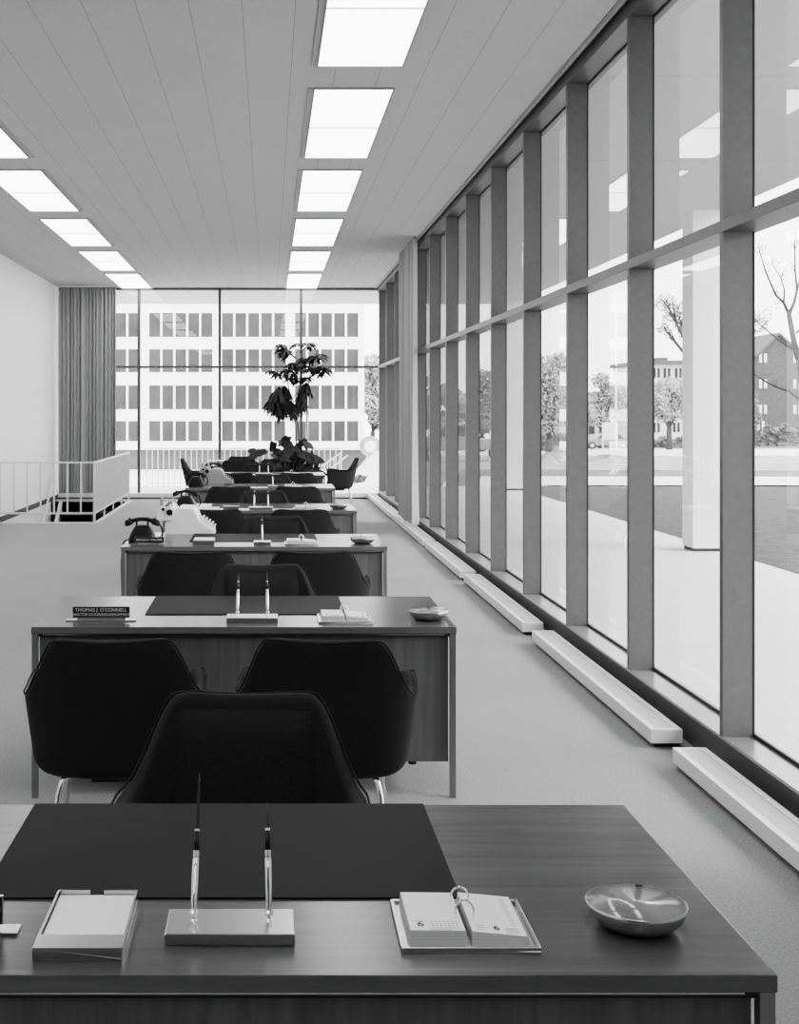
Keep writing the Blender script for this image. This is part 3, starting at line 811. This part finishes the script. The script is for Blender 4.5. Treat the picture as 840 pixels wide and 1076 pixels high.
# ------------------------------------------------------------------ outside: terrace, canopy, columns
struct(MB().box(XW + .16, 5.45, -8, 28.4, -.3, -.01).box(-8, XW + .16, YE + .1, 28.4, -.3, -.01).build('terrace_floor', M_['pave']))
struct(MB().box(XG + .06, 5.47, -8, 28.3, 4.08, 4.42).box(-8, XG + .06, YE + .1, 28.3, 4.08, 4.42).build('canopy_ceiling', M_['soffit']))
struct(MB().box(-8, XG + .06, YE + .05, YE + .12, 4.03, 4.3).box(XG + .02, XG + .08, .3, YE, 4.05, 4.3).build('trim_canopy_joint', M_['frame']))
for i, y in enumerate((15.1, 26.9)):
    c = thing('canopy_column', ['square white column on the terrace under the canopy, closer to the desks', 'square white column at the outer terrace corner beyond the last windows'][i], 'column', (5.08, y, -.01), 0, 'white canopy columns')
    MB().box(0, .39, 0, .39, .04, 4.09).build('shaft', M_['column'], c)
    MB().box(.015, .375, .015, .375, 0, .04).build('base', M_['gasket'], c)
# end terrace railing
r = thing('terrace_railing', 'white balustrade along the outer edge of the end terrace', 'railing', (0, 28.15, -.01))
X0, X1 = -2.72, 1.62
MB().box(X0, X1, -.02, .02, .84, .87).build('top_rail', M_['bwhite'], r); MB().box(X0, X1, -.015, .015, .08, .10).build('bottom_rail', M_['bwhite'], r)
k = X0
while k <= X1 + .001:
    MB().box(k - .01, k + .01, -.01, .01, 0, .84).build('baluster', M_['bwhite'], r); k += .124
r = thing('step_handrail', 'white sloping handrails beyond the plants outside the end window', 'railing', (1.15, 27.6, -.01))
for dx in (0, .12):
    MB().tube([(dx, 0, .48 - dx), (dx + .46, 0, .80 - dx * .6)], .016, 8).build('rail', M_['bwhite'], r)
for x in (0.02, .14, .28, .40): MB().box(x - .008, x + .008, .03, .046, 0, .45 + x * .7).build('post', M_['bwhite'], r)

# ------------------------------------------------------------------ outside: ground
def sm(x): x = max(0.0, min(1.0, x)); return x * x * (3 - 2 * x)
def gz(X, Y):
    right = -.03 - .02 * max(0, Y - 30); 
    left = -3.8
    xb = 5.6 + (Y - 28.4) * .052
    w = sm((X - (xb - 2.2)) / 2.2) if Y > 28.4 else 1.0
    return left + (right - left) * w
def patch(name, X0, X1, Y0, Y1, nx, ny, m, wob=0.0, dz=0.0, kind='structure'):
    b = MB().grid(lambda u, v: (X0 + (X1 - X0) * u, Y0 + (Y1 - Y0) * v + wob * math.sin(u * 23), gz(X0 + (X1 - X0) * u, Y0 + (Y1 - Y0) * v) + dz), nx, ny)
    o = b.build(name, m, smooth=True); o['kind'] = kind; return o
patch('lawn_ground', 5.45, 60, -12, 29.2, 50, 30, M_['grass'])
patch('footpath', 1, 90, 28.5, 35, 90, 6, M_['walk'], .25)
patch('verge_ground', 1, 110, 34.8, 42, 100, 6, M_['strip'], .3)
patch('scrub_ground', 1, 130, 41.8, 76, 130, 20, M_['rubble'], .4)
patch('road', 1, 200, 75.5, 122, 160, 20, M_['road'], .3)
patch('field_ground', 1, 320, 121.5, 320, 120, 20, M_['strip'], .4)
struct(MB().quad((-90, 28.4, -3.82), (3, 28.4, -3.82), (8, 130, -3.82), (-90, 130, -3.82)).build('street', M_['walk']))

# ------------------------------------------------------------------ outside: buildings
def zat(py, Y): return EYE - (py - VY) * Y / F
def xat(px, Y): return (px - VX) * Y / F
YF = 120.0
bd = thing('office_building', 'white four-storey office block with ribbon windows beyond the end glass wall', 'building', (0, YF, 0))
Z = lambda py: zat(py, YF); X = lambda px: xat(px, YF)
MB().box(X(-240), X(383), 0, 16, Z(471), Z(300)).build('wall', M_['bwhite'], bd)
MB().box(X(-240), X(385), .6, 15, -3.82, Z(471)).build('ground_storey', M_['bbase'], bd)
rows = [(329, 354), (367, 391), (405, 430), (442.5, 463.5)]
for c in range(-3, 4):
    x0 = 233 + 76.6 * (c - 2) - .3; x1 = x0 + 68
    for (ya, yb) in rows:
        wd = MB().box(X(x0), X(x1), -.03, .02, Z(yb), Z(ya)).build('window', M_['bglass'], bd)
        f = MB(); w = (x1 - x0) / 5
        for k in range(1, 5): f.box(X(x0 + k*w) - .10, X(x0 + k*w) + .10, -.12, -.03, Z(yb), Z(ya))
        f.box(X(x0) - .07, X(x0) + .07, -.12, -.03, Z(yb), Z(ya)); f.box(X(x1) - .07, X(x1) + .07, -.12, -.03, Z(yb), Z(ya))
        f.build('window_frame', M_['bwhite'], wd)
MB().box(X(-240), X(383), -.25, 0, Z(471) - .15, Z(471) + .15).build('ledge', M_['bwhite'], bd)

# brick gabled house on the right
YH = 160.0
bh = thing('brick_house', 'grey brick gabled apartment house seen through the window pane closest to the desks', 'building', (0, YH, 0))
Z = lambda py: zat(py, YH); X = lambda px: xat(px, YH)
b = MB(); pf = [(X(796), Z(372)), (X(818), Z(352)), (X(846), Z(372)), (X(846), Z(470)), (X(796), Z(470))]
o = len(b.v)
for y in (0, 14):
    for (x, z) in pf: b.v.append((x, y, z))
b.f += [(4,3,2,1,0), (5,6,7,8,9)] + [(i, (i+1) % 5, 5 + (i+1) % 5, 5 + i) for i in range(5)]
b.box(X(846), X(930), 2, 14, Z(470), Z(366))
b.build('wall', M_['brick'], bh)
b = MB(); b.quad((X(793), -.4, Z(374)), (X(818), -.4, Z(349.5)), (X(818), 14.4, Z(349.5)), (X(793), 14.4, Z(374))); b.quad((X(818), -.4, Z(349.5)), (X(849), -.4, Z(375)), (X(849), 14.4, Z(375)), (X(818), 14.4, Z(349.5)))
b.build('roof', M_['roof'], bh, solid=.3)
for (px, py) in ((802, 376), (802, 403), (802, 430), (799.5, 447), (838, 376), (838, 403), (838, 430)):
    wd = MB().box(X(px - 4), X(px + 4), -.08, 0, Z(py + 5), Z(py - 4.5)).build('window', M_['paper'], bh)
    MB().box(X(px) - .12, X(px) + .12, -.14, -.08, Z(py + 5), Z(py - 4.5)).build('window_bar', M_['brick'], wd)
# low pale building behind the street tree
YB2 = 140.0
b2 = thing('apartment_building', 'pale three-storey flat-roofed block behind the street tree left of the near column', 'building', (0, YB2, 0))
Z = lambda py: zat(py, YB2); X = lambda px: xat(px, YB2)
MB().box(X(676), X(742), 0, 12, Z(472), Z(383)).build('wall', M_['bwhite'], b2)
MB().box(X(673), X(745), -.8, 12.5, Z(383), Z(379)).build('roof', M_['roof'], b2); MB().box(X(697), X(708), 2, 5, Z(379), Z(375)).build('chimney', M_['brick'], b2)
for (px, py) in [(690, 449), (711, 449), (730, 449), (736, 449), (690, 392), (701, 392), (713, 392), (727, 392), (690, 420), (711, 420), (730, 420)]:
    wd = MB().box(X(px - 3.6), X(px + 3.6), -.06, 0, Z(py + 5), Z(py - 5)).build('window', M_['bglass'], b2)
    MB().box(X(px) - .07, X(px) + .07, -.1, -.06, Z(py + 5), Z(py - 5)).build('window_bar', M_['bwhite'], wd)
b3 = thing('row_house', 'pale low house with dark windows among trees across the road', 'building', (0, 150, 0))
Z = lambda py: zat(py, 150); X = lambda px: xat(px, 150)
MB().box(X(592), X(641), 0, 10, Z(472), Z(425)).build('wall', M_['bwhite'], b3)
MB().prism([(-.8, Z(426)), (5, Z(412)), (10.8, Z(426))], X(590), X(643)).build('roof', M_['roof'], b3)
for px in (600, 612, 622, 634):
    wd = MB().box(X(px - 3), X(px + 3), -.06, 0, Z(456), Z(445)).build('window', M_['bglass'], b3)

# ------------------------------------------------------------------ outside: trees
def tree(label, px, pbase, Y, crown, n, lsize, m, trunk_r, seed, branch=7, group='trees outside the windows', name='tree'):
    """crown: list of (px, py, rpx) blobs at distance Y"""
    rnd = random.Random(seed)
    base = at(px, pbase, Y); base.z = gz(base.x, Y)
    t = thing(name, label, 'tree', base, 0, group)
    tb = MB(); s = Y / F
    cs = [(at(a, c, Y + rnd.uniform(-1, 1) * r * s * .5) - base, r * s) for (a, c, r) in crown]
    cz = min(c.z - r * .6 for c, r in cs)
    fork = Vector((0, 0, max(.4, cz * .75)))
    tb.tube([(0, 0, -.15), fork * .5 + Vector((rnd.uniform(-.1, .1) * trunk_r * 3, 0, 0)), fork], [trunk_r * 1.15, trunk_r, trunk_r * .85], 8)
    for c, r in cs:
        mid = fork.lerp(c, .55) + Vector((0, 0, -.12 * (c - fork).length * .5))
        tb.tube([fork, mid, c], [trunk_r * .6, trunk_r * .4, trunk_r * .16], 6)
        for k in range(branch):
            d = Vector((rnd.gauss(0, 1), rnd.gauss(0, 1), rnd.gauss(.35, .8))).normalized()
            p = mid.lerp(c, rnd.uniform(.2, 1)); e = c + d * r * rnd.uniform(.7, 1.1)
            q = p.lerp(e, .5) + Vector((rnd.uniform(-.1, .1), 0, rnd.uniform(0, .15))) * r
            tb.tube([p, q, e], [trunk_r * .2, trunk_r * .12, trunk_r * .04], 5)
    tb.build('trunk', M_['bark'], t, smooth=True)
    lb = MB()
    tot = sum(r * r for c, r in cs)
    for c, r in cs:
        for k in range(int(.65 * n * r * r / tot)):
            while True:
                d = Vector((rnd.uniform(-1, 1), rnd.uniform(-1, 1), rnd.uniform(-1, 1)))
                if d.length < 1: break
            p = c + Vector((d.x, d.y, d.z * .85)) * r * 1.05
            a = Vector((rnd.gauss(0, 1), rnd.gauss(0, 1), rnd.gauss(0, 1))).normalized() * lsize * rnd.uniform(.6, 1.3)
            bb = a.orthogonal().normalized() * lsize * rnd.uniform(.35, .7)
            lb.quad(p - a, p + bb, p + a, p - bb)
    if n: lb.build('foliage', m, t, fix=False)
    return t
tree('street tree with a dark forked trunk on the verge left of the near column', 703.5, 469, 112, [(690, 424, 13), (703, 410, 16), (716, 420, 14), (697, 436, 10), (711, 434, 10)], 2600, .22, M_['foliage'], .26, 1, 9)
tree('leafing tree reaching over the street tree, trunk hidden behind the near column', 742, 490, 50, [(735, 345, 22), (712, 330, 16), (700, 318, 11), (760, 335, 22), (745, 305, 20), (792, 338, 14), (698, 345, 8)], 1800, .10, M_['foliage'], .17, 2, 14)
tree('pale spring tree with a tall thin crown before the low house', 632, 470, 125, [(632, 400, 10), (630, 420, 12), (645, 412, 13), (650, 430, 14), (628, 440, 10), (622, 425, 9)], 2600, .25, M_['foliage'], .24, 3, 8)
tree('bushy pale tree directly left of the tall thin crown', 612, 472, 110, [(608, 425, 14), (618, 438, 12), (600, 440, 12)], 1800, .25, M_['foliage'], .22, 4, 8)
tree('large pale tree filling the sixth window bay past the curtain', 578, 470, 80, [(572, 392, 20), (586, 405, 20), (564, 420, 20), (582, 432, 20), (575, 445, 16), (590, 380, 12)], 4200, .17, M_['foliage'], .22, 5, 8)
tree('dense tree behind the parked pickup truck', 507, 470, 95, [(505, 400, 14), (512, 420, 16), (502, 436, 14), (508, 446, 12)], 2600, .22, M_['foliaged'], .22, 6, 8)
tree('leafy tree just past the curtain edge', 478, 470, 105, [(470, 415, 14), (482, 425, 14), (476, 440, 12)], 2200, .25, M_['foliage'], .22, 7, 8)
tree('pale tree beside the white office block at the corner of the end window', 392, 474, 150, [(391, 385, 14), (395, 405, 16), (390, 425, 12), (400, 440, 14)], 2600, .35, M_['foliage'], .3, 8, 8)
tree('distant pale tree crowding the street past the office block', 420, 474, 160, [(412, 420, 18), (430, 400, 20), (445, 425, 18), (455, 440, 14)], 2600, .4, M_['foliage'], .3, 9, 8)
tree('dense dark tree near the brick gabled house', 782, 470, 118, [(778, 420, 18), (770, 440, 14), (786, 440, 14)], 2000, .3, M_['foliaged'], .3, 10, 8)
# bare tree near the windows
base = Vector((9.55, 22.0, gz(9.55, 22)))
t = thing('bare_tree', 'bare young tree with thin branches in front of the brick gabled house', 'tree', base)
tb = MB(); YT = 22.0
def br(pts, r0, r1, dy=0):
    P = [at(x, y, YT + dy * i) - base for i, (x, y) in enumerate(pts)]
    r0 *= 1.35; r1 *= 1.5
    tb.tube(P, [r0 + (r1 - r0) * i / (len(P) - 1) for i in range(len(P))], 7)
tb.tube([(0, 0, -.1), at(853, 470, YT) - base, at(846, 425, YT) - base, at(839, 377, YT) - base], [.075, .065, .055, .04], 10)
br([(839, 377), (834, 355), (829.5, 330)], .04, .028)
br([(829.5, 330), (824, 318), (816, 310.6), (806, 288), (799, 266), (797, 255)], .022, .003, .05)
br([(824, 318), (824.7, 305), (821, 292), (814, 281), (811, 273)], .012, .002, -.06)
br([(829.5, 330), (835, 318), (838, 304.5), (836, 285), (835.6, 256), (836.5, 240)], .024, .003, .05)
br([(838, 304.5), (842, 290), (849, 270)], .014, .002)
br([(833, 367), (820, 358), (806, 347), (797, 339), (790, 330)], .014, .003, -.05)
br([(841, 420), (830, 411), (815, 406), (803, 400), (794, 394), (788, 390)], .022, .004, .05)
br([(837, 350), (842, 345), (852, 330)], .014, .004)
br([(846, 425), (856, 400), (868, 370), (880, 330)], .03, .006, .1)
br([(839, 377), (846, 350), (855, 300), (862, 250)], .028, .005, -.1)
rnd = random.Random(5)
for (x, y) in ((816, 311), (806, 288), (821, 292), (836, 285), (806, 347), (815, 406), (803, 400), (797, 266), (836, 262), (820, 358)):
    for k in range(3):
        br([(x, y), (x + rnd.uniform(-6, 4), y - rnd.uniform(2, 7)), (x + rnd.uniform(-10, 7), y - rnd.uniform(6, 14))], .005, .0015, rnd.uniform(-.05, .05))
tb.build('trunk', M_['bark'], t, smooth=True)
lb = MB()
for k in range(150):
    x, y = rnd.choice(((799, 333), (806, 330), (797, 338), (812, 275), (836, 250), (818, 318), (801, 262)))
    p = at(x + rnd.gauss(0, 4), y + rnd.gauss(0, 4), YT + rnd.uniform(-.3, .3)) - base
    a = Vector((rnd.gauss(0, 1), rnd.gauss(0, 1), rnd.gauss(0, 1))).normalized() * .028; bb = a.orthogonal() * .5
    lb.quad(p - a, p + bb, p + a, p - bb)
lb.build('buds', M_['foliage'], t, fix=False)

# bushes / hedges
def bush(label, px0, px1, ptop, pbot, Y, m, seed, n=1200, ls=.22):
    rnd = random.Random(seed); a = at(px0, pbot, Y); c = at(px1, ptop, Y)
    base = Vector(((a.x + c.x) / 2, Y, gz((a.x + c.x) / 2, Y))); hw = (c.x - a.x) / 2; h = c.z - base.z
    lb = MB()
    for k in range(n):
        u = rnd.uniform(-1, 1); w = rnd.uniform(-1, 1); top = h * (1 - .35 * abs(u) ** 3) * (.8 + .2 * math.sin(u * 9 + seed))
        p = Vector((u * hw, w * hw * .25, rnd.uniform(.0, 1) ** .6 * top))
        q = Vector((rnd.gauss(0, 1), rnd.gauss(0, 1), rnd.gauss(0, 1))).normalized() * ls; bb = q.orthogonal() * .6
        lb.quad(p - q, p + bb, p + q, p - bb)
    lb.grid(lambda u, v: ((u * 2 - 1) * hw * .93, math.cos(v * PI) * hw * .2, math.sin(v * PI) * h * .85 * (1 - .3 * abs(u * 2 - 1) ** 3)), 12, 6)
    o = lb.build('bush', m, fix=False); o.location = base; return tag(o, label, 'bush', 'bushes across the road')
bush('wide dark bush at the foot of the brick gabled house', 798, 848, 445, 462, 155, M_['foliaged'], 1, 2200, .3)
bush('low dark hedge before the low house across the road', 606, 664, 459, 470, 135, M_['foliaged'], 2, 1400, .25)
bush('low hedge under the street tree before the flat-roofed block', 676, 728, 459, 470, 132, M_['foliaged'], 3, 1400, .25)
bush('dark low planting outside the far corner of the end window', 366, 400, 500, 507, 96, M_['foliaged'], 4, 900, .2)
bush('round bush between the large pale tree and the road', 560, 596, 448, 468, 100, M_['foliaged'], 5, 1500, .22)

# dirt mounds
def mound(label, px, pbot, Y, wpx, hpx, seed):
    rnd = random.Random(seed); s = Y / F; c = at(px, pbot, Y); z0 = gz(c.x, Y)
    ph_ = [rnd.uniform(0, 6) for _ in range(4)]
    def fn(u, v):
        a = u * 2 * PI; r = v
        h = (1 - r * r) * (1 + .35 * math.sin(3 * a + ph_[0]) + .25 * math.sin(7 * a + ph_[1]) * r)
        return (math.cos(a) * r * wpx * s / 2, math.sin(a) * r * wpx * s / 2.5, h * hpx * s - .1)
    o = MB().grid(fn, 28, 8).build('dirt_mound', M_['rubble'], smooth=True); o.location = (c.x, Y, z0)
    return tag(o, label, 'mound', 'dirt mounds past the footpath')
mound('pale dirt mound beyond the footpath, seen left of the sixth window post', 578, 492, 50, 44, 12, 1)
mound('broad low pale dirt mound under the white signboard', 640, 490, 56, 56, 8, 2)
mound('small pale dirt mound behind the larger mound', 588, 482, 62, 30, 12, 3)

# signboard
c = at(641, 470, 70); z0 = gz(c.x, 70)
t = thing('signboard', 'blank white signboard on two posts beyond the footpath', 'sign', (c.x, 70, z0))
za = at(0, 462, 70).z - z0; zb = at(0, 444, 70).z - z0
MB().box(-.42, .45, -.03, .03, za, zb).build('board', M_['bwhite'], t)
for x in (-.36, .4): MB().box(x - .04, x + .04, .03, .08, -.1, zb).build('post', M_['bwhite'], t)

# vehicles
def vehicle(name, label, px, Y, rz, L, H, W, truck, m):
    c = at(px, 480, Y); z0 = gz(c.x, Y)
    t = thing(name, label, 'truck' if truck else 'car', (c.x, Y, z0), rz, None)
    if truck:
        pf = [(-L/2, .55), (-L/2, .95*H*.62), (-.1, .95*H*.62), (0, H), (L*.22, H), (L*.30, H*.64), (L*.48, H*.60), (L/2, H*.5), (L/2, .5)]
    else:
        pf = [(-L/2, .35), (-L/2, H*.62), (-L*.36, H*.68), (-L*.24, H), (L*.12, H), (L*.24, H*.68), (L*.47, H*.60), (L/2, H*.45), (L/2, .35)]
    b = MB().prism(pf, -W/2, W/2); b.v = [(y, x, z) for (x, y, z) in b.v]; b.build('body', m, t, bevel=.06)
    g = MB()
    if truck: q = [(.06, H*.66), (.09, H*.93), (L*.2, H*.93), (L*.265, H*.66)]
    else: q = [(-L*.32, H*.69), (-L*.23, H*.95), (L*.11, H*.95), (L*.2, H*.69)]
    g.prism(q, -W/2 - .012, W/2 + .012); g.v = [(y, x, z) for (x, y, z) in g.v]; g.build('windows', M_['cardark'], t)
    for sx in (-1, 1):
        for sy in (-1, 1):
            w = MB().lathe([(.0001, -.11), (.34, -.11), (.36, -.07), (.36, .07), (.34, .11), (.0001, .11)], 20, (sx * L * .31, sy * (W/2 - .08), .36), RX(PI/2)).build('wheel', M_['cardark'], t)
            MB().lathe([(.0001, 0), (.17, 0), (.15, .02), (.0001, .03)], 16, (sx * L * .31, sy * (W/2 + .032), .36), RX(-sy*PI/2)).build('hub', M_['bwhite'], w)
    return t
vehicle('pickup_truck', 'grey pickup truck parked beyond the footpath past the curtain', 488, 58, PI, 5.2, 1.75, 1.9, True, M_['car'])
vehicle('parked_car', 'dark parked car by the low house across the road', 636, 118, PI, 4.6, 1.45, 1.8, False, M_['car'])
# cable drum near the office block
c = at(389, 470, 117)
t = thing('cable_drum', 'pale round cable drum standing by the corner of the office block', 'cable drum', (c.x, 117, c.z))
MB().lathe([(.55, -.3), (.95, -.3), (.95, -.2), (.55, -.2)], 32, (0, 0, .1), RX(PI/2)).lathe([(.55, .2), (.95, .2), (.95, .3), (.55, .3)], 32, (0, 0, .1), RX(PI/2)).build('flange', M_['rubble'], t)
MB().lathe([(.28, -.35), (.55, -.35), (.55, .35), (.28, .35)], 28, (0, 0, .1), RX(PI/2)).build('core', M_['walk'], t)

# ------------------------------------------------------------------ light
w = bpy.data.worlds.new('sky'); S.world = w; w.use_nodes = True
bg = w.node_tree.nodes['Background']; N = w.node_tree.nodes; L = w.node_tree.links
tc = N.new('ShaderNodeTexCoord'); sx = N.new('ShaderNodeSeparateXYZ'); rp = N.new('ShaderNodeValToRGB')
L.new(tc.outputs['Generated'], sx.inputs[0]); L.new(sx.outputs['Z'], rp.inputs[0]); L.new(rp.outputs[0], bg.inputs[0])
rp.color_ramp.elements[0].position = 0.0; rp.color_ramp.elements[0].color = g4(1); rp.color_ramp.elements[1].position = .8; rp.color_ramp.elements[1].color = g4(.85)
bg.inputs[1].default_value = 3.4
sd = bpy.data.lights.new('sun', 'SUN'); sd.energy = 2.2; sd.angle = math.radians(34)
so = bpy.data.objects.new('sun', sd); COL.objects.link(so)
so.rotation_euler = Vector((-.72, .32, -.62)).to_track_quat('-Z', 'Y').to_euler(); so.location = (40, -20, 40)

# ------------------------------------------------------------------ camera
cd = bpy.data.cameras.new('camera'); cam = bpy.data.objects.new('camera', cd); COL.objects.link(cam)
cam.location = (0, 0, EYE); cam.rotation_euler = (PI / 2, 0, 0)
cd.sensor_fit = 'AUTO'; cd.sensor_width = 36; cd.lens = F / 1076 * 36
cd.shift_x = (420 - VX) / 1076; cd.shift_y = -(538 - VY) / 1076
cd.clip_start = .05; cd.clip_end = 1000
S.camera = cam
S.view_settings.view_transform = 'AgX'; S.view_settings.look = 'AgX - Medium High Contrast'; S.view_settings.exposure = .75; S.view_settings.gamma = 1
S.cycles.use_denoising = True
S.cycles.max_bounces = 10; S.cycles.diffuse_bounces = 6; S.cycles.transparent_max_bounces = 24
